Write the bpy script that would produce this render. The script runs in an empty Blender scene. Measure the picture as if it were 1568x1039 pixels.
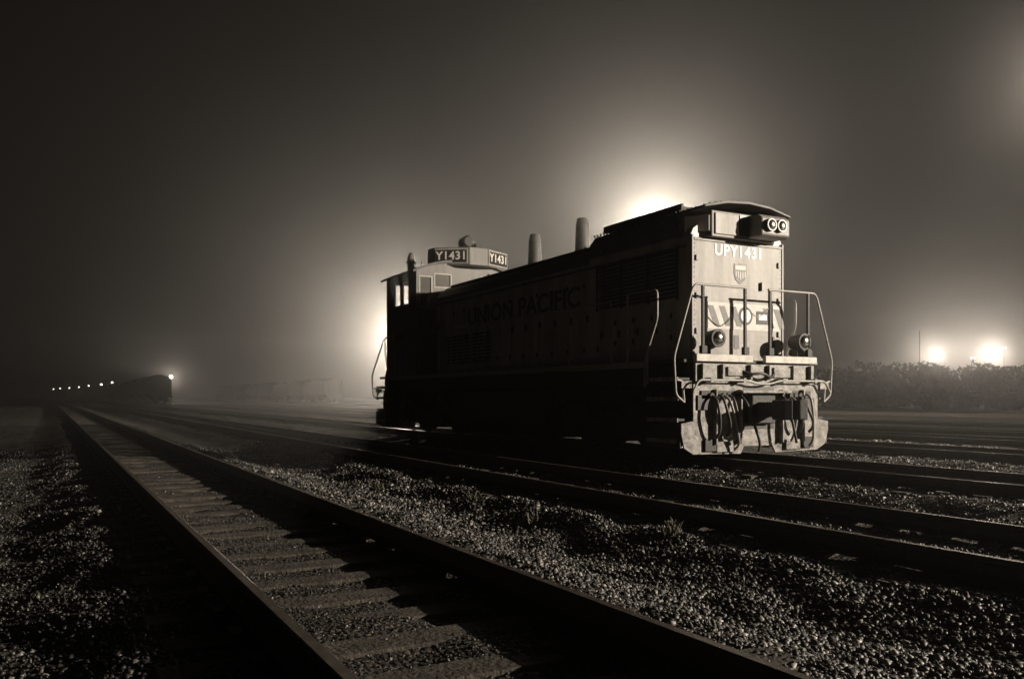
import bpy, math, random
import numpy as np
from mathutils import Vector, Matrix
random.seed(4); rng=np.random.default_rng(7)
S=bpy.context.scene
col=S.collection
S.view_settings.view_transform='Standard'
# ---------------------------------------------------------------- materials
def mat(name,c,rough=.7,metal=0,var=.35,scale=6,bump=.0,bscale=40,streak=False,spec=.4):
    m=bpy.data.materials.new(name); m.use_nodes=True
    nt=m.node_tree; N=nt.nodes; L=nt.links
    b=N['Principled BSDF']; b.inputs['Roughness'].default_value=rough; b.inputs['Metallic'].default_value=metal
    b.inputs['Specular IOR Level'].default_value=spec
    tc=N.new('ShaderNodeTexCoord'); mp=N.new('ShaderNodeMapping'); L.new(tc.outputs['Object'],mp.inputs[0])
    if streak: mp.inputs['Scale'].default_value=(1,1,.15)
    n=N.new('ShaderNodeTexNoise'); n.inputs['Scale'].default_value=scale; n.inputs['Detail'].default_value=8; n.inputs['Roughness'].default_value=.65
    L.new(mp.outputs[0],n.inputs['Vector'])
    r=N.new('ShaderNodeValToRGB'); r.color_ramp.elements[0].position=.3; r.color_ramp.elements[1].position=.7
    lo=[x*(1-var) for x in c]; hi=[min(1,x*(1+var*.5)) for x in c]
    r.color_ramp.elements[0].color=(*lo,1); r.color_ramp.elements[1].color=(*hi,1)
    L.new(n.outputs['Fac'],r.inputs[0]); L.new(r.outputs[0],b.inputs['Base Color'])
    if bump:
        n2=N.new('ShaderNodeTexNoise'); n2.inputs['Scale'].default_value=bscale; n2.inputs['Detail'].default_value=6
        L.new(tc.outputs['Object'],n2.inputs['Vector'])
        bp=N.new('ShaderNodeBump'); bp.inputs['Strength'].default_value=bump; bp.inputs['Distance'].default_value=.02
        L.new(n2.outputs['Fac'],bp.inputs['Height']); L.new(bp.outputs[0],b.inputs['Normal'])
    return m
def g(v): return (v,v*.95,v*.88)
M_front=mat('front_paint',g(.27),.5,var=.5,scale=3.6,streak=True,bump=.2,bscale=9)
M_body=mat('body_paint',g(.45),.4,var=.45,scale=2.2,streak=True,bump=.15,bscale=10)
M_brow=mat('brow_paint',g(.2),.5,var=.5,scale=5)
M_roof=mat('roof_paint',g(.09),.55,var=.5,scale=4)
M_cab=mat('cab_paint',g(.17),.5,var=.4,scale=3,streak=True)
M_dark=mat('underframe',g(.03),.6,var=.5,scale=5,bump=.3)
M_pilot=mat('pilot_paint',g(.25),.5,var=.9,scale=6.5,streak=False,bump=.35,bscale=15)
M_rail_w=mat('handrail_paint',g(.32),.4,var=.3,scale=9)
M_white=mat('white_paint',g(.8),.4,var=.15)
M_num=mat('number_paint',g(.5),.5,var=.35,scale=9)
M_black=mat('black_paint',g(.02),.4,var=.2)
M_faded=mat('faded_black_paint',g(.06),.5,var=.5,scale=12)
M_letter=mat('faded_letter',g(.06),.6,var=.5,scale=5)
M_chrome=mat('lamp_chrome',g(.8),.12,metal=1,var=.1)
M_glass=mat('window_glass',g(.25),.08,metal=.6,var=.2,scale=2)
M_rubber=mat('hose_rubber',g(.05),.45,var=.3)
M_hoseg=mat('hose_grey',g(.3),.45,var=.4)
M_rust=mat('rail_rust',(.055,.044,.035),.5,metal=.2,var=.5,scale=14,bump=.3)
M_railhead=mat('rail_head',(.22,.19,.16),.4,metal=.85,var=.5,scale=10)
M_tie=mat('tie_wood',(.075,.066,.054),.88,var=.7,scale=7,bump=.9,bscale=35)
M_car=mat('freight_paint',g(.05),.8,var=.4,scale=.6,spec=.15)
M_pole=mat('pole_steel',g(.03),.6,metal=.0)
M_leaf=mat('foliage',(.014,.016,.01),.95,var=.5,scale=1,spec=.02)
M_weed=mat('weed_leaf',(.12,.11,.08),.8,var=.4,scale=5)
def emis(name,s,c=(1,.9,.76)):
    m=bpy.data.materials.new(name); m.use_nodes=True
    b=m.node_tree.nodes['Principled BSDF']; b.inputs['Emission Color'].default_value=(*c,1); b.inputs['Emission Strength'].default_value=s
    b.inputs['Base Color'].default_value=(.8,.8,.8,1)
    return m
M_em=emis('lamp_lens',60); M_em_s=emis('lamp_lens_small',8)

# ---------------------------------------------------------------- builders
class P:  # parent handle
    def __init__(s,name,loc=(0,0,0)):
        s.o=bpy.data.objects.new(name,None); s.o.location=loc; s.o.empty_display_size=.3; col.objects.link(s.o); s.inv=Matrix.Translation(-Vector(loc))
    def add(s,o): o.parent=s.o; o.matrix_parent_inverse=s.inv; return o
class MB:
    def __init__(s): s.v=[]; s.f=[]
    def poly(s,vs,fs):
        b=len(s.v); s.v+= [tuple(v) for v in vs]; s.f+=[tuple(b+i for i in f) for f in fs]; return s
    def box(s,x0,x1,y0,y1,z0,z1):
        return s.poly([(x0,y0,z0),(x1,y0,z0),(x1,y1,z0),(x0,y1,z0),(x0,y0,z1),(x1,y0,z1),(x1,y1,z1),(x0,y1,z1)],
            [(0,3,2,1),(4,5,6,7),(0,1,5,4),(1,2,6,5),(2,3,7,6),(3,0,4,7)])
    def cyl(s,p,q,r,r2=None,n=14):
        r2=r if r2 is None else r2
        p=Vector(p);q=Vector(q);d=(q-p).normalized()
        a=d.orthogonal().normalized(); b=d.cross(a)
        vs=[];
        for c,rr in((p,r),(q,r2)):
            for i in range(n):
                t=2*math.pi*i/n; vs.append(c+(a*math.cos(t)+b*math.sin(t))*rr)
        fs=[(i,(i+1)%n,n+(i+1)%n,n+i) for i in range(n)]+[tuple(reversed(range(n))),tuple(range(n,2*n))]
        return s.poly(vs,fs)
    def prismY(s,pts,y0,y1):
        n=len(pts); vs=[(x,y0,z) for x,z in pts]+[(x,y1,z) for x,z in pts]
        return s.poly(vs,[(i,(i+1)%n,n+(i+1)%n,n+i) for i in range(n)]+[tuple(reversed(range(n))),tuple(range(n,2*n))])
    def prismX(s,pts,x0,x1):
        n=len(pts); vs=[(x0,y,z) for y,z in pts]+[(x1,y,z) for y,z in pts]
        return s.poly(vs,[(i,(i+1)%n,n+(i+1)%n,n+i) for i in range(n)]+[tuple(reversed(range(n))),tuple(range(n,2*n))])
    def prismZ(s,pts,z0,z1):
        n=len(pts); vs=[(x,y,z0) for x,y in pts]+[(x,y,z1) for x,y in pts]
        return s.poly(vs,[(i,(i+1)%n,n+(i+1)%n,n+i) for i in range(n)]+[tuple(reversed(range(n))),tuple(range(n,2*n))])
    def dome(s,c,r,h,n=14,m=5,axis='Z'):
        vs=[];fs=[]
        for j in range(m+1):
            a=math.pi/2*j/m
            for i in range(n):
                t=2*math.pi*i/n; x=r*math.cos(a)*math.cos(t); y=r*math.cos(a)*math.sin(t); z=h*math.sin(a)
                vs.append((c[0]+x,c[1]+y,c[2]+z) if axis=='Z' else (c[0]+x,c[1]-z,c[2]+y))
        for j in range(m):
            for i in range(n): fs.append((j*n+i,j*n+(i+1)%n,(j+1)*n+(i+1)%n,(j+1)*n+i))
        return s.poly(vs,fs)
    def obj(s,name,m,par=None,bev=0,smooth=False):
        me=bpy.data.meshes.new(name); me.from_pydata(s.v,[],s.f); me.materials.append(m)
        me.validate(); 
        import bmesh
        bm=bmesh.new(); bm.from_mesh(me); bmesh.ops.recalc_face_normals(bm,faces=bm.faces); bm.to_mesh(me); bm.free()
        o=bpy.data.objects.new(name,me); col.objects.link(o)
        if bev:
            b=o.modifiers.new('b','BEVEL'); b.width=bev; b.segments=2; b.limit_method='ANGLE'
        if smooth:
            for p in me.polygons: p.use_smooth=len(p.vertices)==4
        if par: par.add(o)
        return o
def tube(name,pts,r,m,par=None,smooth=False,cyc=False):
    if not isinstance(pts[0][0],(tuple,list)): pts=[pts]
    c=bpy.data.curves.new(name,'CURVE'); c.dimensions='3D'; c.bevel_depth=r; c.bevel_resolution=3; c.use_fill_caps=True; c.resolution_u=8
    for pl in pts:
        if smooth:
            s=c.splines.new('NURBS'); s.points.add(len(pl)-1)
            for i,p in enumerate(pl): s.points[i].co=(*p,1)
            s.use_endpoint_u=True; s.order_u=3
        else:
            q=[Vector(p) for p in pl]; out=[q[0]]
            for i in range(1,len(q)-1):
                a=(q[i-1]-q[i]); b=(q[i+1]-q[i]); k=min(.09,a.length*.4,b.length*.4)
                a=a.normalized()*k;b=b.normalized()*k
                for t in(0,.25,.5,.75,1): out.append(q[i]+a*(1-t)**2+b*t**2)
            out.append(q[-1])
            s=c.splines.new('POLY'); s.points.add(len(out)-1)
            for i,p in enumerate(out): s.points[i].co=(*p,1)
    c.materials.append(m)
    o=bpy.data.objects.new(name,c); col.objects.link(o)
    if par: par.add(o)
    return o
def text(name,body,size,loc,rot,m,par,sx=1,bold=0.0,sp=1.0):
    c=bpy.data.curves.new(name,'FONT'); c.body=body; c.size=size; c.extrude=.003; c.offset=bold; c.space_character=sp
    c.align_x='CENTER'; c.align_y='CENTER'; c.materials.append(m)
    o=bpy.data.objects.new(name,c); o.location=loc; o.rotation_euler=[math.radians(a) for a in rot]; o.scale=(sx,1,1)
    col.objects.link(o); par.add(o); return o

# ---------------------------------------------------------------- camera
TH=28.61
cd=bpy.data.cameras.new('camera'); cam=bpy.data.objects.new('camera',cd); col.objects.link(cam)
cam.location=(0,0,1.07); cam.rotation_euler=(math.radians(90),0,math.radians(-TH))
cd.sensor_width=36; cd.lens=29.85; cd.shift_y=.0561; cd.clip_end=5000; cd.clip_start=.05
S.camera=cam
# ---------------------------------------------------------------- world
w=bpy.data.worlds.new('World'); S.world=w; w.use_nodes=True
nt=w.node_tree; bg=nt.nodes['Background']; 
bg.inputs[0].default_value=(1,.8,.6,1); bg.inputs[1].default_value=.0022

# ---------------------------------------------------------------- ground
TR=[1.77,6.3,11.12,16.6,21.6,26.6,34.0,51.6]
def gh(X,Y):
    X=np.asarray(X,float);Y=np.asarray(Y,float)
    h=np.full(X.shape,-.33)
    for c in TR:
        d=np.abs(X-c); t=np.clip((2.1-d)/.8,0,1); t=t*t*(3-2*t)
        h=np.maximum(h,-.33+t*.145)
    h=h+.022*np.sin(X*3.1+Y*.9)*np.sin(Y*1.7-X*.6)+.015*np.sin(Y*4.3+X*5.1)+.012*np.sin(X*9.7+3*np.sin(Y*2.3))
    inside=np.zeros(X.shape,bool)
    for c in TR: inside|=np.abs(X-c)<1.3
    h=np.where(inside,np.minimum(h,-.172)-.002,h)
    return h
xs=np.concatenate([[-900,-400,-150,-60,-25],np.arange(-10,19,.12),np.arange(19,54,.35),[58,65,80,110,200,450,900]])
ys=np.concatenate([[-500,-150,-50,-15],np.arange(-4,30,.14),np.arange(30,90,.8),np.arange(95,300,8),[350,450,700,1500]])
XX,YY=np.meshgrid(xs,ys); ZZ=gh(XX,YY)
def np_mesh(name,V,F,m):
    me=bpy.data.meshes.new(name); nf,k=F.shape
    me.vertices.add(len(V)); me.vertices.foreach_set('co',V.astype(np.float32).ravel())
    me.loops.add(nf*k); me.loops.foreach_set('vertex_index',F.astype(np.int32).ravel())
    me.polygons.add(nf); me.polygons.foreach_set('loop_start',np.arange(0,nf*k,k,dtype=np.int32)); me.polygons.foreach_set('loop_total',np.full(nf,k,dtype=np.int32))
    me.update(); me.validate(); me.materials.append(m)
    o=bpy.data.objects.new(name,me); col.objects.link(o); return o
V=np.stack([XX,YY,ZZ],-1).reshape(-1,3); nx=len(xs);ny=len(ys)
I=np.arange(nx*ny).reshape(ny,nx)
F=np.stack([I[:-1,:-1],I[:-1,1:],I[1:,1:],I[1:,:-1]],-1).reshape(-1,4)
mg=bpy.data.materials.new('ballast_ground'); mg.use_nodes=True
N=mg.node_tree.nodes;L=mg.node_tree.links;b=N['Principled BSDF']; b.inputs['Roughness'].default_value=.85; b.inputs['Specular IOR Level'].default_value=.25
tc=N.new('ShaderNodeTexCoord')
v1=N.new('ShaderNodeTexVoronoi'); v1.inputs['Scale'].default_value=30; L.new(tc.outputs['Object'],v1.inputs['Vector'])
v2=N.new('ShaderNodeTexVoronoi'); v2.inputs['Scale'].default_value=75; L.new(tc.outputs['Object'],v2.inputs['Vector'])
sep=N.new('ShaderNodeSeparateColor'); L.new(v1.outputs['Color'],sep.inputs[0])
r=N.new('ShaderNodeValToRGB'); r.color_ramp.elements[0].color=(.025,.022,.018,1); r.color_ramp.elements[1].color=(.2,.18,.15,1)
e=r.color_ramp.elements.new(.65); e.color=(.07,.062,.05,1)
L.new(sep.outputs[0],r.inputs[0])
nz=N.new('ShaderNodeTexNoise'); nz.inputs['Scale'].default_value=.5; nz.inputs['Detail'].default_value=6; L.new(tc.outputs['Object'],nz.inputs['Vector'])
mr=N.new('ShaderNodeMapRange'); mr.inputs[1].default_value=.3; mr.inputs[2].default_value=.7; mr.inputs[3].default_value=.4; mr.inputs[4].default_value=1.1; L.new(nz.outputs['Fac'],mr.inputs[0])
mx=N.new('ShaderNodeMix'); mx.data_type='RGBA'; mx.blend_type='MULTIPLY'; mx.inputs[0].default_value=1
L.new(r.outputs[0],mx.inputs[6]); L.new(mr.outputs[0],mx.inputs[7])
# dark soil / weeds away from the near tracks
sx_=N.new('ShaderNodeSeparateXYZ'); L.new(tc.outputs['Object'],sx_.inputs[0])
m3=N.new('ShaderNodeMapRange'); m3.inputs[1].default_value=22; m3.inputs[2].default_value=34; L.new(sx_.outputs[0],m3.inputs[0])
mx2=N.new('ShaderNodeMix'); mx2.data_type='RGBA'; L.new(m3.outputs[0],mx2.inputs[0]); L.new(mx.outputs[2],mx2.inputs[6]); mx2.inputs[7].default_value=(.011,.010,.0075,1)
L.new(mx2.outputs[2],b.inputs['Base Color'])
b1=N.new('ShaderNodeBump'); b1.inputs['Strength'].default_value=1; b1.inputs['Distance'].default_value=.04; b1.invert=True; L.new(v1.outputs['Distance'],b1.inputs['Height'])
b2=N.new('ShaderNodeBump'); b2.inputs['Strength'].default_value=.7; b2.inputs['Distance'].default_value=.012; b2.invert=True; L.new(v2.outputs['Distance'],b2.inputs['Height']); L.new(b1.outputs[0],b2.inputs['Normal'])
L.new(b2.outputs[0],b.inputs['Normal'])
ground=np_mesh('ground',V,F,mg)

# ---------------------------------------------------------------- gravel stones
def ico():
    t=(1+5**.5)/2
    v=np.array([(-1,t,0),(1,t,0),(-1,-t,0),(1,-t,0),(0,-1,t),(0,1,t),(0,-1,-t),(0,1,-t),(t,0,-1),(t,0,1),(-t,0,-1),(-t,0,1)],float); v/=np.linalg.norm(v[0])
    f=np.array([(0,11,5),(0,5,1),(0,1,7),(0,7,10),(0,10,11),(1,5,9),(5,11,4),(11,10,2),(10,7,6),(7,1,8),(3,9,4),(3,4,2),(3,2,6),(3,6,8),(3,8,9),(4,9,5),(2,4,11),(6,2,10),(8,6,7),(9,8,1)])
    return v,f
iv,jf=ico()
def scatter(n,x0,x1,y0,y1,smin,smax,lift=.2,ypow=1.0):
    u=rng.random(n)**ypow; Y=y0+(y1-y0)*u; X=rng.uniform(x0,x1,n)
    s=smin+(smax-smin)*rng.random(n)**2.5
    return X,Y,s,lift
def stone_mat(name,lo,mid,hi,pos):
    ms=bpy.data.materials.new(name); ms.use_nodes=True
    N=ms.node_tree.nodes;L=ms.node_tree.links;b=N['Principled BSDF']; b.inputs['Roughness'].default_value=.5
    ge=N.new('ShaderNodeNewGeometry'); r=N.new('ShaderNodeValToRGB'); L.new(ge.outputs['Random Per Island'],r.inputs[0])
    r.color_ramp.elements[0].color=(*g(lo),1); r.color_ramp.elements[1].color=(*g(hi),1); e=r.color_ramp.elements.new(pos); e.color=(*g(mid),1)
    L.new(r.outputs[0],b.inputs['Base Color']); return ms
def stones(name,parts,ms):
    X=np.concatenate([p[0] for p in parts]);Y=np.concatenate([p[1] for p in parts]);s=np.concatenate([p[2] for p in parts])
    lift=np.concatenate([np.full(len(p[0]),p[3]) for p in parts])
    n=len(X)
    ax=rng.normal(size=(n,3,3)); q,_=np.linalg.qr(ax)
    sc=rng.uniform(.5,1.4,(n,1,3))
    Vv=iv[None]*(1+rng.uniform(-.42,.42,(n,12,1)))*sc
    Vv=np.einsum('nij,nkj->nki',q,Vv)*s[:,None,None]
    Z=gh(X,Y)+s*lift
    Vv+=np.stack([X,Y,Z],-1)[:,None,:]
    Fv=(jf[None]+(np.arange(n)*12)[:,None,None]).reshape(-1,3)
    np_mesh(name,Vv.reshape(-1,3),Fv,ms)
stones('gravel',[
       scatter(50000,2.66,5.4,1.2,8,.006,.024,ypow=1.0),scatter(26000,2.66,5.4,8,24,.010,.03,ypow=1.3),
       scatter(7000,5.6,7.0,2.5,14,.008,.022),scatter(12000,7.15,10.2,4,22,.012,.03),
       scatter(9000,11.9,15.6,3,14,.015,.035),scatter(5000,17.5,20.5,4,18,.02,.045)],stone_mat('gravel_stone',.02,.08,.38,.83))
stones('shade_tinted_gravel',[scatter(18000,-1.4,.95,2.5,9,.006,.02,ypow=1.3),scatter(12000,-2.2,.95,9,26,.01,.026,ypow=1.3),
       scatter(7000,1.08,2.46,3,9,.004,.011,.1),scatter(3000,1.08,2.46,9,20,.006,.014,.1)],stone_mat('shade_tinted_stone',.01,.035,.24,.87))  # same gravel, stone colour darkened to imitate the weaker light at left

# ---------------------------------------------------------------- tracks
prof=[(-.075,-.165),(.075,-.165),(.075,-.15),(.02,-.135),(.01,-.12),(.01,-.05),(.036,-.038),(.036,-.006),(.028,0),(-.028,0),(-.036,-.006),(-.036,-.038),(-.01,-.05),(-.01,-.12),(-.02,-.135),(-.075,-.15)]
for ti,c in enumerate(TR):
    T=P('railway_track',(c,0,0))
    far=420
    m=MB(); mh=MB()
    for dx in(-.765,.765):
        m.prismY([(c+dx+x,z) for x,z in prof],-12 if c<20 else -30,far)
        mh.box(c+dx-.024,c+dx+.024,-12,far,.0,.0025)
    m.obj('rails',M_rust,T); mh.obj('rail_running_surface',M_railhead,T)
    m=MB(); pl=MB(); y=-6+random.random()
    lim={0:130,1:110,2:90}.get(ti,60)
    while y<lim:
        w_=.115+random.uniform(-.012,.012); l=1.32+random.uniform(-.05,.06); a=random.uniform(-.02,.02); top=-.168+random.uniform(-.012,.0)
        ox=random.uniform(-.05,.05); 
        vs=[]
        for z in(-.34,top):
            for sx,sy in((-1,-1),(1,-1),(1,1),(-1,1)):
                vs.append((c+ox+sx*l*math.cos(a)-sy*w_*math.sin(a),y+sy*w_*(1+random.uniform(-.1,.1))+sx*l*math.sin(a),z+(random.uniform(-.006,.004) if z>-.3 else 0)))
        m.poly(vs,[(0,3,2,1),(4,5,6,7),(0,1,5,4),(1,2,6,5),(2,3,7,6),(3,0,4,7)])
        if y<25 and ti<4:
            for dx in(-.765,.765):
                pl.box(c+dx-.17,c+dx+.17,y-.085,y+.085,-.166,-.156)
                for sx in(-.095,.095): pl.box(c+dx+sx-.014,c+dx+sx+.014,y-.05,y-.022,-.156,-.128)
        y+=.54+random.uniform(-.025,.025)
    m.obj('wooden_ties',M_tie,T,bev=0.006 if ti<2 else 0)
    if pl.v: pl.obj('tie_plates',M_rust,T)

# ---------------------------------------------------------------- weeds
def weeds(x,y,n=40,h=.16):
    m=MB()
    z0=float(gh(x,y))
    for i in range(n):
        a=random.uniform(0,6.28); l=h*random.uniform(.5,1.2); t=random.uniform(.2,1.1); px=x+random.uniform(-.08,.08);py=y+random.uniform(-.08,.08)
        dx,dy=math.cos(a)*math.sin(t)*l,math.sin(a)*math.sin(t)*l; wx,wy=-math.sin(a)*.006,math.cos(a)*.006
        m.poly([(px-wx,py-wy,z0),(px+wx,py+wy,z0),(px+dx*.6+wx,py+dy*.6+wy,z0+l*.8*math.cos(t)),(px+dx,py+dy,z0+l*math.cos(t)),(px+dx*.6-wx,py+dy*.6-wy,z0+l*.8*math.cos(t))],[(0,1,2,3,4)])
    m.obj('weed_tuft',M_weed)
for x,y in((4.55,7.9),(4.7,9.6),(7.6,7.2),(4.9,6.0),(7.9,9.5),(4.3,12),(8.2,5.6),(13.4,9.5)): weeds(x,y)

# ================================================================ LOCOMOTIVE
LO=P('switcher_locomotive',(11.12,18.8,0))
CX=11.12
Y0=11.2
MB().box(9.62,12.62,Y0+.13,26.32,1.28,1.655).obj('main_frame',M_dark,LO,bev=.02)
MB().box(9.5,12.74,Y0+.1,26.45,1.66,1.72).obj('walkway',M_dark,LO,bev=.01)
MB().box(9.465,9.497,12.3,25.3,1.60,1.715).box(12.743,12.775,12.3,25.3,1.60,1.715).obj('walkway_edge',M_rail_w,LO)
hp=[(9.99,1.72),(9.99,3.93),(10.06,4.08),(10.3,4.24),(10.7,4.31),(CX*2-10.7,4.31),(CX*2-10.3,4.24),(CX*2-10.06,4.08),(CX*2-9.99,3.93),(CX*2-9.99,1.72)]
MB().prismY(hp,11.72,22.9).obj('hood',M_body,LO,bev=.015)
hx0,hx1=9.99,CX*2-9.99
rp=[(9.975,3.86),(9.975,3.95),(10.05,4.1),(10.295,4.26),(10.7,4.33),(CX*2-10.7,4.33),(CX*2-10.295,4.26),(CX*2-10.05,4.1),(CX*2-9.975,3.95),(CX*2-9.975,3.86)]
MB().prismY(rp,14.95,22.85).obj('hood_roof',M_roof,LO)
rr=[(9.93,3.98),(9.93,4.16),(10.12,4.42),(10.6,4.53),(CX,4.56),(CX*2-10.6,4.53),(CX*2-10.12,4.42),(CX*2-9.93,4.16),(CX*2-9.93,3.98)]
MB().prismY(rr,11.95,14.9).obj('radiator_roof',M_roof,LO,bev=.02)
m=MB()
lip=[(10.08,4.40),(10.6,4.515),(CX,4.55),(CX*2-10.6,4.515),(CX*2-10.08,4.40),(CX*2-10.08,4.44),(CX*2-10.6,4.56),(CX,4.60),(10.6,4.56),(10.08,4.44)]
m.prismY(lip,11.42,12.2); m.obj('roof_visor',M_roof,LO,bev=.008)
m=MB()
for i in range(16):
    x=10.12+i*2.0/15; z=4.46+.14*(1-((x-CX)/1.0)**2)
    m.cyl((x,11.5,z-.03),(x,11.5,z+.012),.018,n=6)
for i in range(30):
    y=11.7+i*.11; m.cyl((10.12,y,4.42),(10.10,y,4.47),.02,n=6)
m.obj('roof_bolts',M_roof,LO)
m=MB()
for i in range(13): m.box(10.25,CX*2-10.25,12.3+i*.19,12.36+i*.19,4.5,4.60)
m.box(10.2,10.25,12.2,14.7,4.48,4.62).box(CX*2-10.25,CX*2-10.2,12.2,14.7,4.48,4.62)
m.obj('radiator_grille',M_dark,LO)
m=MB(); m.box(10.03,CX*2-10.03,11.69,11.717,1.74,3.92).obj('front_panel',M_front,LO,bev=.01)
m=MB()
m.box(10.0,10.045,11.675,11.73,1.72,3.96).box(CX*2-10.045,CX*2-10.0,11.675,11.73,1.72,3.96).box(10.05,CX*2-10.05,11.672,11.71,3.86,3.90)
m.obj('front_panel_trim',M_front,LO,bev=.008)
m=MB()
for z in (2.25,2.88,3.55):
    for x in(10.12,CX*2-10.12): m.box(x-.03,x+.03,11.66,11.69,z-.05,z+.05)
m.box(11.65,11.7,11.64,11.69,3.05,3.2)
for i in range(24):
    z=1.85+i*.085
    for x in(10.075,CX*2-10.075): m.cyl((x,11.69,z),(x,11.682,z),.011,n=6)
m.obj('panel_hardware',M_front,LO)
bz0,bz1=3.93,4.40
br=[(10.0,12.1),(10.0,11.95),(10.36,11.56),(CX*2-10.36,11.56),(CX*2-10.0,11.95),(CX*2-10.0,12.1)]
MB().prismZ(br,bz0,bz1).obj('hood_brow',M_brow,LO,bev=.015)
MB().box(10.42,10.98,11.535,11.558,3.98,4.36).obj('brow_panel',M_front,LO,bev=.01)
MB().box(11.0,11.2,11.53,11.558,3.99,4.36).obj('brow_recess_shade',M_black,LO)  # flat black slab paints in the shade of a recess
d=Vector((.36,-.39,0)).normalized(); nrm=Vector((-.39,-.36,0)).normalized()
c0=Vector((10.18,11.755,4.17))
def plate(c,d,nrm,hw,hh,t):
    m=MB();vs=[]
    for k in(0,t):
        for a,b_ in((-1,-1),(1,-1),(1,1),(-1,1)): vs.append(c+d*a*hw+Vector((0,0,b_*hh))+nrm*k)
    m.poly(vs,[(0,3,2,1),(4,5,6,7),(0,1,5,4),(1,2,6,5),(2,3,7,6),(3,0,4,7)]); return m
plate(c0,d,nrm,.22,.14,.02).obj('number_board',M_white,LO,bev=.008)
MB().prismX([(11.22,3.99),(11.22,4.3),(11.32,4.37),(11.60,4.38),(11.60,3.96),(11.3,3.96)],11.22,11.92).obj('headlight_box',M_front,LO,bev=.03)
m=MB();m2=MB();m3=MB()
for x in(11.41,11.66):
    m.cyl((x,11.225,4.165),(x,11.15,4.165),.118,.115,20); m2.dome((x,11.15,4.165),.095,.03,n=20,axis='Y'); m3.cyl((x,11.152,4.165),(x,11.146,4.165),.104,n=20)
m.obj('headlight_bezel',M_black,LO); m3.obj('headlight_ring',M_white,LO); m2.obj('headlight_lens',M_chrome,LO,smooth=True)
text('unit_number','UPY1431',.28,(CX,11.685,3.72),(90,0,0),M_white,LO,1.0,.005,1.14)
sx,sz=CX+.03,3.34
sh=[(-.15,.17),(-.09,.15),(0,.18),(.09,.15),(.15,.17),(.155,.0),(.12,-.12),(0,-.2),(-.12,-.12),(-.155,.0)]
MB().prismY([(sx+x,sz+z) for x,z in sh],11.682,11.688).obj('shield_emblem',M_faded,LO)
m=MB(); m.box(sx-.13,sx+.13,11.678,11.681,sz+.06,sz+.14)
for i in range(5): m.box(sx-.12+i*.055,sx-.095+i*.055,11.678,11.681,sz-.11+abs(i-2)*.02,sz+.03)
m.obj('shield_stripes',M_num,LO)
MB().box(10.32,CX*2-10.1,11.684,11.688,2.3,2.78).obj('hazard_band',M_num,LO)
m=MB()
for i in range(7):
    x=10.36+i*.27
    if 2<i<5: continue
    m.poly([(x,11.681,2.72),(x+.14,11.681,2.72),(x+.3,11.681,2.36),(x+.16,11.681,2.36)],[(0,1,2,3)])
m.obj('hazard_stripes',M_faded,LO)
m=MB(); m.cyl((11.28,11.683,2.56),(11.28,11.679,2.56),.17,n=24); m.box(11.55,11.85,11.676,11.680,2.42,2.66); m.obj('decals',M_letter,LO)
m=MB(); m.cyl((11.28,11.678,2.56),(11.28,11.676,2.56),.12,n=24); m.box(11.6,11.8,11.672,11.675,2.5,2.6);m.obj('decal_inner',M_white,LO)
m=MB();
for x in(10.45,11.0,11.9): m.box(x,x+.12,11.682,11.688,1.95,2.2)
m.obj('placards',M_faded,LO)
m=MB(); hw=MB()
ys_=[12.15,12.72,13.3,13.9,14.5]+[15.02+i*.66 for i in range(12)]
for side in(0,1):
    xo=hx0-.018 if side==0 else hx1+.003
    for i in range(len(ys_)-1):
        y0,y1=ys_[i]+.02,ys_[i+1]-.02
        z0,z1=(1.95,2.75) if i<4 else (1.85,3.62)
        m.box(xo,xo+.015,y0,y1,z0,z1)
        xh=xo-.02 if side==0 else xo+.017
        for z in(z0+.2,z1-.2): hw.box(xh,xh+.018,y0+.01,y0+.06,z-.05,z+.05)
        hw.box(xh-.015,xh+.03,y1-.09,y1-.05,(z0+z1)/2-.09,(z0+z1)/2+.05)
m.obj('hood_doors',M_body,LO,bev=.006); hw.obj('door_latches',M_dark,LO)
m=MB()
for side in(0,1):
    xo=hx0-.03 if side==0 else hx1+.002
    for i in range(12):
        z=2.86+i*.075
        m.poly([(xo+.028 if side==0 else xo,12.1,z+.06),(xo+.028 if side==0 else xo,14.6,z+.06),(xo if side==0 else xo+.03,14.6,z),(xo if side==0 else xo+.03,12.1,z)],[(0,1,2,3)])
    for y in (12.05,12.9,13.75,14.6): m.box(xo-.005,xo+.035,y-.02,y+.02,2.82,3.8)
m.obj('radiator_shutters',M_dark,LO)
m=MB()
for i in range(7):
    y0=19.4+i*.42
    for k in range(9): m.box(hx0-.045,hx0-.018,y0,y0+.3,2.0+k*.09,2.04+k*.09)
m.obj('side_louvers',M_dark,LO)
m=MB(); m.box(9.955,9.985,11.8,22.8,3.74,3.78).box(hx1+.005,hx1+.03,11.8,22.8,3.74,3.78); m.obj('rain_gutter',M_roof,LO)
text('side_lettering','UNION PACIFIC',.62,(hx0-.024,18.0,3.2),(90,0,-90),M_letter,LO,1.25,.012)
m=MB()
for i in range(3):
    y=23.2-i*.3; m.poly([(hx0-.022,y,2.95),(hx0-.022,y-.14,2.95),(hx0-.022,y-.34,3.25),(hx0-.022,y-.2,3.25)],[(0,1,2,3)])
m.obj('side_stripes',M_rail_w,LO)
m=MB()
for y in(16.9,19.15):
    m.cyl((CX,y,4.28),(CX,y,4.42),.27,.23,24).cyl((CX,y,4.42),(CX,y,5.12),.185,.155,24).cyl((CX,y,5.10),(CX,y,5.3),.165,.125,24)
m.obj('exhaust_stacks',M_roof,LO,smooth=False)
m=MB()
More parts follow.
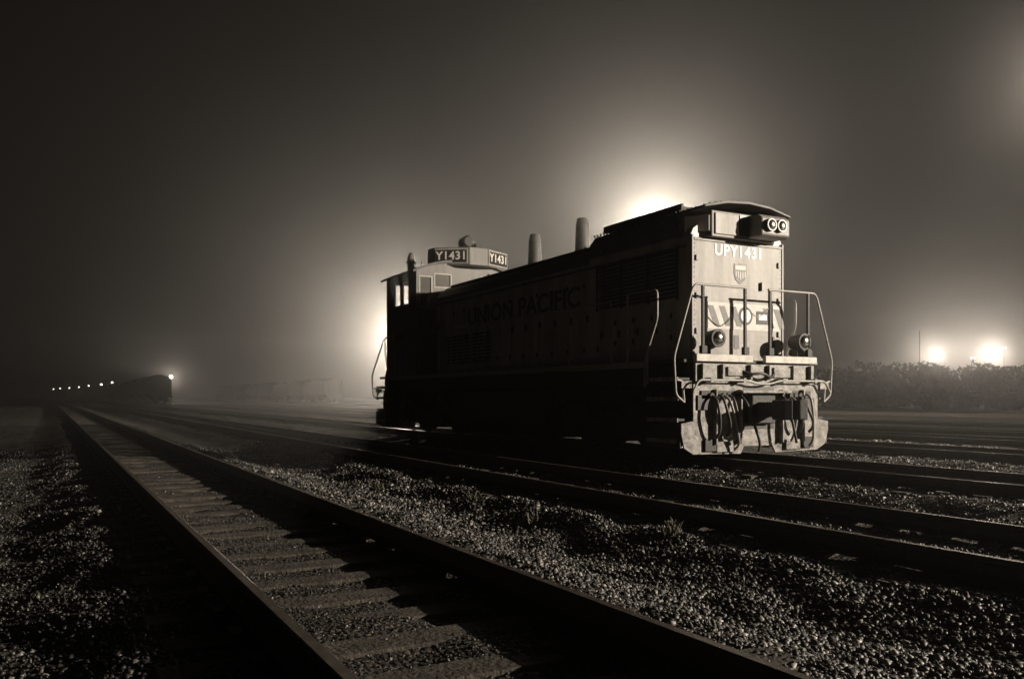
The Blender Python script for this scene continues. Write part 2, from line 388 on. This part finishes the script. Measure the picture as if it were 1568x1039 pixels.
m.box(10.7,11.5,20.9,21.9,4.31,4.42); m.cyl((10.6,15.7,4.3),(10.6,15.7,4.42),.06); m.box(10.25,10.3,15.3,22.5,4.25,4.30)
for y in (15.6,17.9,20.3): m.cyl((10.35,y,4.26),(10.35,y,4.36),.03,n=8)
m.obj('roof_hatches',M_roof,LO)

# ---- cab
cx0,cx1,cy0,cy1=9.5,12.74,23.3,25.8
zb,ze=1.725,4.82
def wall(m,axis,pos,t,a0,a1,z0,z1,holes):
    hs=sorted(holes); cur=a0
    def bx(p,q,r,s_):
        if q-p<1e-4 or s_-r<1e-4: return
        if axis=='X': m.box(pos,pos+t,p,q,r,s_)
        else: m.box(p,q,pos,pos+t,r,s_)
    for h0,h1,hz0,hz1 in hs:
        bx(cur,h0,z0,z1); bx(h0,h1,z0,hz0); bx(h0,h1,hz1,z1); cur=h1
    bx(cur,a1,z0,z1)
m=MB()
sw=[(23.92,24.42,3.88,4.6),(24.58,25.1,3.88,4.6)]
wall(m,'X',cx0,.05,cy0,cy1,zb,ze,sw); wall(m,'X',cx1-.05,.05,cy0,cy1,zb,ze,sw)
fw=[(9.62,9.97,3.75,4.62),(10.1,10.6,4.36,4.72),(11.64,12.14,4.36,4.72),(12.27,12.62,3.75,4.62)]
wall(m,'Y',cy0,.05,cx0+.05,cx1-.05,zb,ze,fw)
rw=[(9.72,10.5,3.8,4.66),(11.74,12.52,3.8,4.66)]
wall(m,'Y',cy1-.05,.05,cx0+.05,cx1-.05,zb,ze,rw)
m.obj('cab_walls',M_cab,LO)
m=MB()
for a in fw: m.box(a[0],a[1],cy0+.02,cy0+.03,a[2],a[3])
m.obj('cab_window_glass',M_glass,LO)
m=MB()
for a in sw:
    for x in(cx0-.012,): 
        m.box(x,x+.01,a[0]-.05,a[1]+.05,a[2]-.05,a[2]).box(x,x+.01,a[0]-.05,a[1]+.05,a[3],a[3]+.05).box(x,x+.01,a[0]-.05,a[0],a[2],a[3]).box(x,x+.01,a[1],a[1]+.05,a[2],a[3])
for a in fw:
    y=cy0-.012
    m.box(a[0]-.04,a[1]+.04,y,y+.01,a[2]-.04,a[2]).box(a[0]-.04,a[1]+.04,y,y+.01,a[3],a[3]+.04).box(a[0]-.04,a[0],y,y+.01,a[2],a[3]).box(a[1],a[1]+.04,y,y+.01,a[2],a[3])
m.obj('window_frames',M_rail_w,LO)
n=12; top=[];
for i in range(n+1):
    t=-1+2*i/n; x=CX+t*1.76; z=4.80+.40*(1-t*t)**.9; top.append((x,z))
pts=top+[(x,z-.07) for x,z in reversed(top)]
m=MB(); m.prismY(pts,cy0-.12,cy1+.15); m.obj('cab_roof',M_roof,LO)
inn=[(cx0+.02,4.78)]+[(x,z-.04) for x,z in top if cx0<x<cx1]+[(cx1-.02,4.78)]
MB().prismY(inn,cy0+.005,cy0+.04).prismY(inn,cy1-.04,cy1-.005).obj('cab_gables',M_cab,LO)
m=MB(); m.box(9.9,10.4,24.3,25.0,1.73,3.4).box(11.3,12.5,23.5,24.1,1.73,3.6); m.obj('control_stand',M_dark,LO,bev=.03)
nb=[(10.15,23.55),(11.05,22.9),(11.65,22.9),(12.6,23.4),(12.6,24.0),(10.15,24.0)]
MB().prismZ(nb,5.02,5.56).obj('number_board_box',M_cab,LO,bev=.02)
a1=math.degrees(math.atan2(-.65,.9)); a2=math.degrees(math.atan2(.5,.95))
def off(c,ang,k): 
    a=math.radians(ang); return Vector((c[0]+math.sin(a)*k,c[1]-math.cos(a)*k,c[2]))
for ang,c,hw_ in((a1,(10.6,23.225,5.29),.5),(a2,(12.125,23.15,5.29),.5)):
    a=math.radians(ang); d=Vector((math.cos(a),math.sin(a),0)); nn=Vector((math.sin(a),-math.cos(a),0))
    plate(Vector(c)+nn*.004,d,nn,hw_,.22,.02).obj('number_board_frame',M_num,LO)
    plate(Vector(c)+nn*.026,d,nn,hw_-.03,.19,.008).obj('number_board_face',M_black,LO)
    text('board_number','Y1431',.34,off(c,ang,.038),(90,0,ang),M_white,LO,1.0,.008,1.08)
m=MB(); bc=(11.05,23.05,5.72)
m.cyl((bc[0]-.02,23.3,5.72),(bc[0]-.02,22.98,5.72),.17,.17,20).cyl((bc[0]-.02,22.98,5.72),(bc[0]-.02,22.92,5.72),.19,.14,20)
m.box(10.98,11.1,23.1,23.3,5.54,5.6); m.box(11.25,11.35,23.1,23.5,5.56,5.66); m.cyl((11.3,23.2,5.62),(11.3,22.9,5.66),.03,.06)
m.obj('bell',M_dark,LO,smooth=False)
m=MB(); m.cyl((10.1,25.2,5.0),(10.1,25.2,5.3),.12).cyl((10.1,25.2,5.3),(10.1,25.2,5.36),.16); m.dome((10.1,25.2,5.36),.13,.3)
m.box(9.9,10.0,24.6,24.7,4.9,5.12).cyl((9.95,24.0,4.95),(9.95,24.0,5.2),.012,n=6)
m.obj('roof_beacon',M_cab,LO)
text('cab_number','1431',.34,(cx0-.006,24.5,2.9),(90,0,-90),M_letter,LO,1.0,.008)

# ---- end platforms / pilots
def end(yf,sg,full=True):
    def B(m,x0,x1,a,b_,z0,z1):
        ya,yb=yf+sg*a,yf+sg*b_; m.box(x0,x1,min(ya,yb),max(ya,yb),z0,z1)
    m=MB(); B(m,9.68,10.98,-.02,.06,1.68,1.81); B(m,11.28,12.58,-.02,.06,1.68,1.81); m.obj('deck_front_bar',M_num if full else M_pilot,LO,bev=.01)
    m=MB(); B(m,9.7,12.55,.03,.09,1.3,1.65); m.obj('end_sill',M_pilot,LO)
    m=MB(); 
    for x in(9.8,10.25,10.9,11.35,11.95,12.4): B(m,x,x+.05,-.04,.028,1.38,1.64)
    B(m,10.4,10.8,-.01,.028,1.44,1.6); B(m,11.5,11.9,-.01,.028,1.42,1.6); m.obj('sill_brackets',M_pilot,LO,bev=.004)
    pp=[(9.36,.46),(9.42,.2),(9.62,.09),(10.7,.07),(10.78,.2),(11.46,.2),(11.54,.07),(12.6,.09),(12.82,.2),(12.9,.46),(12.9,.62),(12.62,.66),(12.62,1.3),(9.62,1.3),(9.62,.66),(9.36,.62)]
    m=MB(); y0,y1=sorted((yf,yf+sg*.03)); m.prismY(pp,y0,y1); m.obj('pilot_plate',M_pilot,LO,bev=.006)
    m=MB()
    for x in(9.36,12.87): B(m,x,x+.03,.031,1.0,.2,.62)
    for k,z in enumerate((.3,.66,1.02,1.36)):
        B(m,9.38,9.75,.1,.95,z,z+.04); B(m,12.5,12.86,.1,.95,z,z+.04)
    B(m,9.75,9.78,.1,1.0,.2,1.655); B(m,12.47,12.5,.1,1.0,.2,1.655); B(m,9.4,9.75,.97,1.0,.2,1.655);B(m,12.5,12.85,.97,1.0,.2,1.655)
    m.obj('step_well',M_dark,LO)
    m=MB()
    for k,z in enumerate((.3,.66,1.02,1.36)):
        B(m,9.355,9.379,.1,.95,z-.02,z+.05)
    B(m,9.36,9.58,-.01,.0,1.22,1.34) ; B(m,12.68,12.9,-.01,.0,1.22,1.34)
    m.obj('step_nosing',M_pilot,LO)
    m=MB()
    for x in(10.05,10.62,11.62,12.15): B(m,x,x+.03,-.10,-.002,.25,1.2)
    B(m,10.55,11.72,-.22,-.002,1.14,1.18)
    B(m,10.1,10.5,-.06,-.002,.12,.3); B(m,11.75,12.1,-.06,-.002,.12,.3)
    m.obj('pilot_ribs',M_pilot,LO,bev=.005)
    m=MB(); B(m,9.85,10.1,-.05,-.002,.14,.34);B(m,12.2,12.45,-.05,-.002,.14,.34);B(m,10.75,11.5,-.004,-.001,.5,1.25)
    B(m,9.7,9.95,-.03,-.002,.85,1.1);B(m,12.25,12.5,-.03,-.002,.8,1.05)
    m.obj('pilot_openings',M_black,LO)
    m=MB(); B(m,10.96,11.28,-.5,.0,.72,.98); B(m,10.84,11.4,-.14,-.02,.6,1.1)
    yk=[yf+sg*q for q in(-.5,-.86,-.86,-.74,-.68,-.62,-.5)]
    pts=[(10.93,yk[0]),(10.90,yf-sg*.8),(11.02,yf-sg*.9),(11.08,yf-sg*.72),(11.2,yf-sg*.7),(11.22,yf-sg*.86),(11.38,yf-sg*.9),(11.42,yf-sg*.7),(11.32,yk[0])]
    m.prismZ(pts,.68,1.02); m.cyl((11.33,yf-sg*.78,.64),(11.33,yf-sg*.78,1.08),.05)
    m.obj('coupler',M_dark,LO,bev=.02)
    z=1.36;ya=yf-sg*.14
    tube('uncoupling_lever',[(9.5,ya,1.16),(9.62,ya,z),(10.7,ya,z),(10.98,ya,1.3),(11.26,ya,1.3),(11.5,ya,z),(12.65,ya,z),(12.78,ya,1.16)],.02,M_rail_w,LO)
    m=MB()
    for x in(9.9,10.65,11.6,12.4): B(m,x-.03,x+.03,-.16,.02,1.32,1.4)
    m.obj('lever_brackets',M_pilot,LO)
    hs=[];hg=[]
    for x,dx in((9.98,.05),(10.12,.14),(10.25,.2),(10.36,.1),(11.86,-.06),(11.98,.02),(12.1,.16),(12.22,.05)):
        zt=random.uniform(1.02,1.16); zl=random.uniform(.2,.5); L_=[(x,yf,zt),(x,yf-sg*.16,zt+.02),(x+dx*.3,yf-sg*.24,zt-.25),(x+dx,yf-sg*.22,zl+.15),(x+dx*1.2,yf-sg*.18,zl),(x+dx*.9,yf-sg*.12,zl-.06)]
        (hg if random.random()<.5 else hs).append(L_)
    hs.append([(10.6,yf,1.1),(10.6,yf-sg*.2,1.1),(10.72,yf-sg*.3,.6),(10.85,yf-sg*.35,.22),(10.8,yf-sg*.32,.12)])
    hs.append([(11.6,yf,1.1),(11.6,yf-sg*.2,1.08),(11.66,yf-sg*.3,.6),(11.75,yf-sg*.3,.25)])
    hs.append([(10.75,yf,1.52),(10.85,yf-sg*.1,1.46),(11.1,yf-sg*.15,1.5),(11.35,yf-sg*.1,1.38),(11.5,yf,1.5)])
    tube('air_hoses',hs,.026,M_rubber,LO,smooth=True); tube('mu_hoses',hg,.024,M_hoseg,LO,smooth=True)
    m=MB()
    for x in(9.98,10.12,10.25,10.36,11.86,11.98,12.1,12.22): m.cyl((x,yf,1.1),(x,yf-sg*.08,1.1),.045,n=10)
    B(m,9.78,10.5,-.03,-.0,1.04,1.18) ; B(m,11.8,12.4,-.03,-.0,1.04,1.18)
    m.obj('hose_manifold',M_dark,LO)
    r_=.021
    ys1=yf+sg*.02; zt=3.0
    R=[]
    for s_ in(-1,1):
        def X(k): return CX+s_*k
        R.append([(X(1.68),ys1,.98),(X(1.86),ys1,1.1),(X(1.90),ys1,1.75),(X(1.5),ys1,2.92),(X(1.42),ys1,zt),(X(.26),ys1,zt)])
        R.append([(X(1.68),ys1,.98),(X(1.72),ys1,1.34),(X(1.84),ys1,1.36)])
        for k in(1.27,.30): R.append([(X(k),ys1,1.75),(X(k),ys1,zt)])
        xs_=X(1.70)
        ya_,yb_=yf+sg*.72,yf+sg*1.6
        R.append([(X(1.72),yf+sg*1.05,1.25),(X(1.72),yf+sg*1.05,1.75),(xs_,ya_,2.45),(xs_,ya_,2.96),(xs_,yb_,2.98),(xs_,yb_,1.7)])
        R.append([(X(1.74),yf+sg*.95,1.3),(X(1.74),yf+sg*.95,1.9)])
    tube('end_handrails',R,r_,M_rail_w,LO)
    m=MB()
    for s_ in(-1,1):
        for k in(1.27,.30):
            x=CX+s_*k; B(m,x-.025,x+.025,.0,.045,1.72,2.98); B(m,x-.06,x+.06,-.03,.05,1.815,1.95)
    m.obj('handrail_stanchions',M_dark,LO,bev=.006)
    tube('safety_chain',[(CX-.3,ys1,2.7),(CX-.1,ys1,2.5),(CX+.1,ys1,2.5),(CX+.3,ys1,2.7)],.01,M_rail_w,LO,smooth=True)
    m=MB();m2=MB();m3=MB()
    for x in(CX-.93,CX+1.17) if full else (CX-.9,CX+.9):
        B(m,x-.09,x+.09,.1,.3,1.725,1.95); m.cyl((x,yf+sg*.3,2.09),(x,yf+sg*.02,2.09),.13,.16,24)
        m3.cyl((x,yf+sg*.02,2.09),(x,yf+sg*.0,2.09),.16,.16,24)
        if full: m2.dome((x,yf+sg*.0,2.09),.12,.05,n=20,axis='Y')
    m.obj('ditch_light_housing',M_brow,LO); m3.obj('ditch_light_ring',M_dark,LO)
    if full: m2.obj('ditch_light_lens',M_chrome,LO,smooth=True)
end(Y0,1); end(26.45,-1,False)
R=[];
for s_ in(-1,1):
    x=CX+s_*1.64
    R.append([(x,13.4,1.7),(x,13.4,2.9),(x,23.0,2.9),(x,23.0,1.7)])
    for y in np.arange(14.9,22.5,1.55): R.append([(x,float(y),1.68),(x,float(y),2.9)])
tube('side_handrails',R,.018,M_rail_w,LO)
def truck(y,LOx):
    m=MB();wm=MB()
    for dy in(-1.22,1.22):
        for x in(CX-.765,CX+.765):
            wm.cyl((x-.06,y+dy,.51),(x+.06,y+dy,.51),.5,.5,28); sgn=1 if x<CX else -1
            wm.cyl((x+sgn*.06,y+dy,.51),(x+sgn*.09,y+dy,.51),.54,.54,28)
        wm.cyl((CX-.9,y+dy,.51),(CX+.9,y+dy,.51),.09,n=12)
    wm.obj('wheelsets',M_dark,LOx)
    for x0,x1 in((CX-1.28,CX-1.08),(CX+1.08,CX+1.28)):
        m.prismX([(y-1.75,.62),(y-1.65,.85),(y-.8,.92),(y-.55,.62),(y+.55,.62),(y+.8,.92),(y+1.65,.85),(y+1.75,.62),(y+1.5,.42),(y+.95,.42),(y+.6,.3),(y-.6,.3),(y-.95,.42),(y-1.5,.42)],x0,x1)
        for dy in(-1.22,1.22): m.box(x0-.08,x1+.08,y+dy-.16,y+dy+.16,.34,.7)
        for dy in(-.3,0,.3): m.cyl(((x0+x1)/2,y+dy,.35),((x0+x1)/2,y+dy,.8),.11,n=10)
        for dy in(-.75,.75): m.cyl((x0-.1,y+dy-.2,.98),(x0-.1,y+dy+.2,.98),.1,n=12)
        m.box(x0+.05,x1-.05,y-1.7,y+1.7,.93,1.27)
        m.box(x0+.06,x1-.06,y-.5,y+.5,.12,.3)
    m.box(CX-1.0,CX+1.0,y-.4,y+.4,.6,1.27)
    m.box(CX-.6,CX+.6,y-1.0,y-.45,.14,.9).box(CX-.6,CX+.6,y+.45,y+1.0,.14,.9)
    m.obj('truck_frame',M_dark,LOx,bev=.015)
truck(14.1,LO); truck(23.4,LO)
m=MB(); m.prismY([(9.7,.5),(9.85,.16),(12.4,.16),(12.54,.5),(12.54,1.25),(9.7,1.25)],16.2,21.3); m.obj('fuel_tank',M_dark,LO,bev=.03)
m=MB(); m.cyl((9.75,15.75,1.05),(9.75,16.15,1.05),.2); m.cyl((9.75,21.35,1.0),(9.75,21.9,1.0),.2); m.box(9.5,9.69,15.0+.0,15.5,.9,1.27)
m.obj('air_reservoirs',M_dark,LO)
tube('brake_pipes',[[(9.6,12.4,1.2),(9.6,16.4,1.22)],[(9.58,16.6,.45),(9.58,20.8,.45)],[(9.6,20.9,1.2),(9.6,25,1.2)]],.02,M_dark,LO)

# ================================================================ freight cars
def hopper(xc,y,kind):
    H=P('hopper_car' if kind==0 else 'tank_car',(xc,y,0)); Lc=15.6
    m=MB(); 
    if kind==0:
        sec=[(xc-1.6,1.5),(xc-1.62,3.9),(xc-1.2,4.55),(xc,4.75),(xc+1.2,4.55),(xc+1.62,3.9),(xc+1.6,1.5),(xc,1.1)]
        m.prismY(sec,y+1.2,y+Lc-1.2)
        for k in range(3):
            yc=y+3.2+k*4.6; m.poly([(xc-1.5,yc-1.9,1.5),(xc+1.5,yc-1.9,1.5),(xc+1.5,yc+1.9,1.5),(xc-1.5,yc+1.9,1.5),(xc-.4,yc-.5,.45),(xc+.4,yc-.5,.45),(xc+.4,yc+.5,.45),(xc-.4,yc+.5,.45)],[(0,1,5,4),(1,2,6,5),(2,3,7,6),(3,0,4,7),(4,5,6,7)])
        for k in range(14):
            yy=y+1.3+k*1.0
            m.box(xc-1.7,xc-1.6,yy-.05,yy+.05,1.5,3.9).box(xc+1.6,xc+1.7,yy-.05,yy+.05,1.5,3.9)
        m.box(xc-1.65,xc+1.65,y,y+.25,1.0,1.4).box(xc-1.65,xc+1.65,y+Lc-.25,y+Lc,1.0,1.4)
        for xx in(-1.5,-1.0,1.0,1.5): m.box(xc+xx-.05,xc+xx+.05,y+.05,y+.15,1.2,4.4)
        for z in np.arange(1.6,4.4,.4): m.box(xc-1.5,xc-1.0,y+.04,y+.08,z,z+.04).box(xc+1.0,xc+1.5,y+.04,y+.08,z,z+.04)
        m.box(xc-.5,xc+.5,y+.6,y+Lc-.6,4.8,4.86).box(xc-1.3,xc+1.3,y+.1,y+1.3,4.3,4.4)
    else:
        m.cyl((xc,y+.9,2.85),(xc,y+Lc-.9,2.85),1.5,n=24); m.cyl((xc,y+.6,2.85),(xc,y+.9,2.85),1.1,1.5,24); m.cyl((xc,y+Lc-.9,2.85),(xc,y+Lc-.6,2.85),1.5,1.1,24)
        m.cyl((xc,y+7.8,4.2),(xc,y+7.8,4.7),.5); m.box(xc-1.0,xc+1.0,y+6.8,y+8.8,4.35,4.42)
        m.box(xc-1.5,xc+1.5,y,y+1.5,1.1,1.35).box(xc-1.5,xc+1.5,y+Lc-1.5,y+Lc,1.1,1.35).box(xc-.3,xc+.3,y,y+Lc,1.0,1.3)
    m.box(xc-.2,xc+.2,y-.6,y,.8,1.05)
    m.obj('body',M_car,H)
    m=MB()
    for yt in(y+2.0,y+Lc-2.0):
        for dy in(-.88,.88):
            for dx in(-.76,.76): m.cyl((xc+dx-.06,yt+dy,.46),(xc+dx+.06,yt+dy,.46),.45,n=18)
        m.box(xc-1.2,xc-1.05,yt-1.2,yt+1.2,.35,.75).box(xc+1.05,xc+1.2,yt-1.2,yt+1.2,.35,.75).box(xc-1.1,xc+1.1,yt-.3,yt+.3,.5,1.1)
    m.obj('trucks',M_dark,H)
for i in range(10): hopper(16.6,153+i*16.8,0)
for i in range(8): hopper(51.6,171+i*16.8,(0,0,1,0,1,0,0,0)[i])

# ================================================================ lamps
LC=(1,.87,.71)
def lamp(x,y,z,I,rad=.35,em=True,small=False,aim=None,cone=70):
    Lp=P('floodlight_mast' if z>9 else 'yard_lamp',(x,y,0))
    m=MB(); m.cyl((x,y,-.4),(x,y,z-.3),.16 if z>9 else .09,.08 if z>9 else .05,10)
    m.box(x-.9,x+.9,y-.06,y+.06,z-.35,z-.25) if z>9 else m.box(x-.3,x+.3,y-.05,y+.05,z-.3,z-.22)
    m.obj('pole',M_pole,Lp)
    m=MB(); dirv=Vector((6-x,5-y,-(z)*.2)).normalized()
    for k in((-.6,.6) if z>9 else (0,)):
        c=Vector((x+k,y,z)); m.cyl(c-dirv*.1,c-dirv*.45,rad*.95,rad*.5,14)
        if em:
            e=MB(); e.cyl(c-dirv*.09,c-dirv*.02,rad*.9,rad*.9,16); e.obj('lens',M_em_s if small else M_em,Lp)
    m.obj('housing',M_pole,Lp)
    if I>0:
        ld=bpy.data.lights.new('lamp','SPOT' if aim else 'POINT'); ld.energy=I*4*math.pi; ld.color=LC; ld.shadow_soft_size=rad*.6
        lo=bpy.data.objects.new('bulb',ld); lo.location=Vector((x,y,z))+dirv*.5; col.objects.link(lo)
        if aim:
            ld.spot_size=math.radians(cone); ld.spot_blend=.7
            lo.rotation_euler=(Vector(aim)-lo.location).to_track_quat('-Z','Y').to_euler()
        Lp.add(lo)
lamp(37,47,12.6,1800,.3)      # behind the hood
lamp(44,111,9.6,3900,.3)       # behind the cab
lamp(40,-16,11.5,12000,.3,aim=(9,10.5,0),cone=58)       # yard floodlight off frame right
lamp(62,33,23,480,.3)         # high mast right
def at(px,py,d):
    r=(px-784)/1300; c,s_=math.cos(math.radians(TH)),math.sin(math.radians(TH)); u=r*d
    return d*s_+u*c, d*c-u*s_, 1.07+(607-py)/1300*d
for px,py,d,I,rad,sm in((1432,540,150,800,.65,False),(1517,540,150,1100,.7,False),(1537,532,190,0,.22,True),(1490,547,190,0,.2,True),
    (262,576,166,150,.22,False),(172,585,260,0,.3,True),(155,588,290,0,.38,True),(136,590,320,0,.26,True),(121,592,340,0,.26,True),(106,593,360,0,.26,True),(92,594,380,0,.26,True),(82,595,400,0,.24,True)):
    x,y,z=at(px,py,d); x,y,z=round(x,1),round(y,1),round(z,1)
    lamp(x,y,z,I,rad,small=sm)
x,y,_=at(1408,550,140)
Pp=P('utility_pole',(x,y,0)); MB().cyl((x,y,-.4),(x,y,12),.13,.08,10).obj('pole',M_pole,Pp)

# ================================================================ tree line
n=120000
c_=[]
for i in range(150):
    yy=-30+i*1.6+rng.uniform(-1,1); xx=92+rng.uniform(-3,4)
    hgt=4.5+.6*math.sin(yy*.11)+.3*math.sin(yy*.37)+rng.uniform(-.2,.3)
    for k in range(5): c_.append((xx+rng.uniform(-2,2),yy+rng.uniform(-1.5,1.5),hgt*(.1+.68*k/4),rng.uniform(1.6,2.8),hgt*rng.uniform(.2,.28)))
c_=np.array(c_); k=rng.integers(0,len(c_),n); C=c_[k]
dv=rng.normal(size=(n,3)); dv/=np.linalg.norm(dv,axis=1)[:,None]; rr_=rng.random(n)**.4
pos=np.stack([C[:,0]+dv[:,0]*C[:,3]*rr_,C[:,1]+dv[:,1]*C[:,3]*rr_,C[:,2]+dv[:,2]*C[:,4]*rr_],-1)
pos[:,2]=np.maximum(pos[:,2],-.2)
tri=rng.normal(size=(n,3,3))*.24
np_mesh('tree_line',(pos[:,None]+tri).reshape(-1,3),np.arange(n*3).reshape(-1,3),M_leaf)

# ================================================================ ground fog layer
mf=bpy.data.materials.new('fog'); mf.use_nodes=True; N=mf.node_tree.nodes; N.remove(N['Principled BSDF'])
vs=N.new('ShaderNodeVolumeScatter'); vs.inputs['Color'].default_value=(1,1,1,1); vs.inputs['Density'].default_value=.002; vs.inputs['Anisotropy'].default_value=.87
mf.node_tree.links.new(vs.outputs[0],N['Material Output'].inputs['Volume'])
o=MB().box(-60,260,-80,430,-2,29).obj('fog',mf)
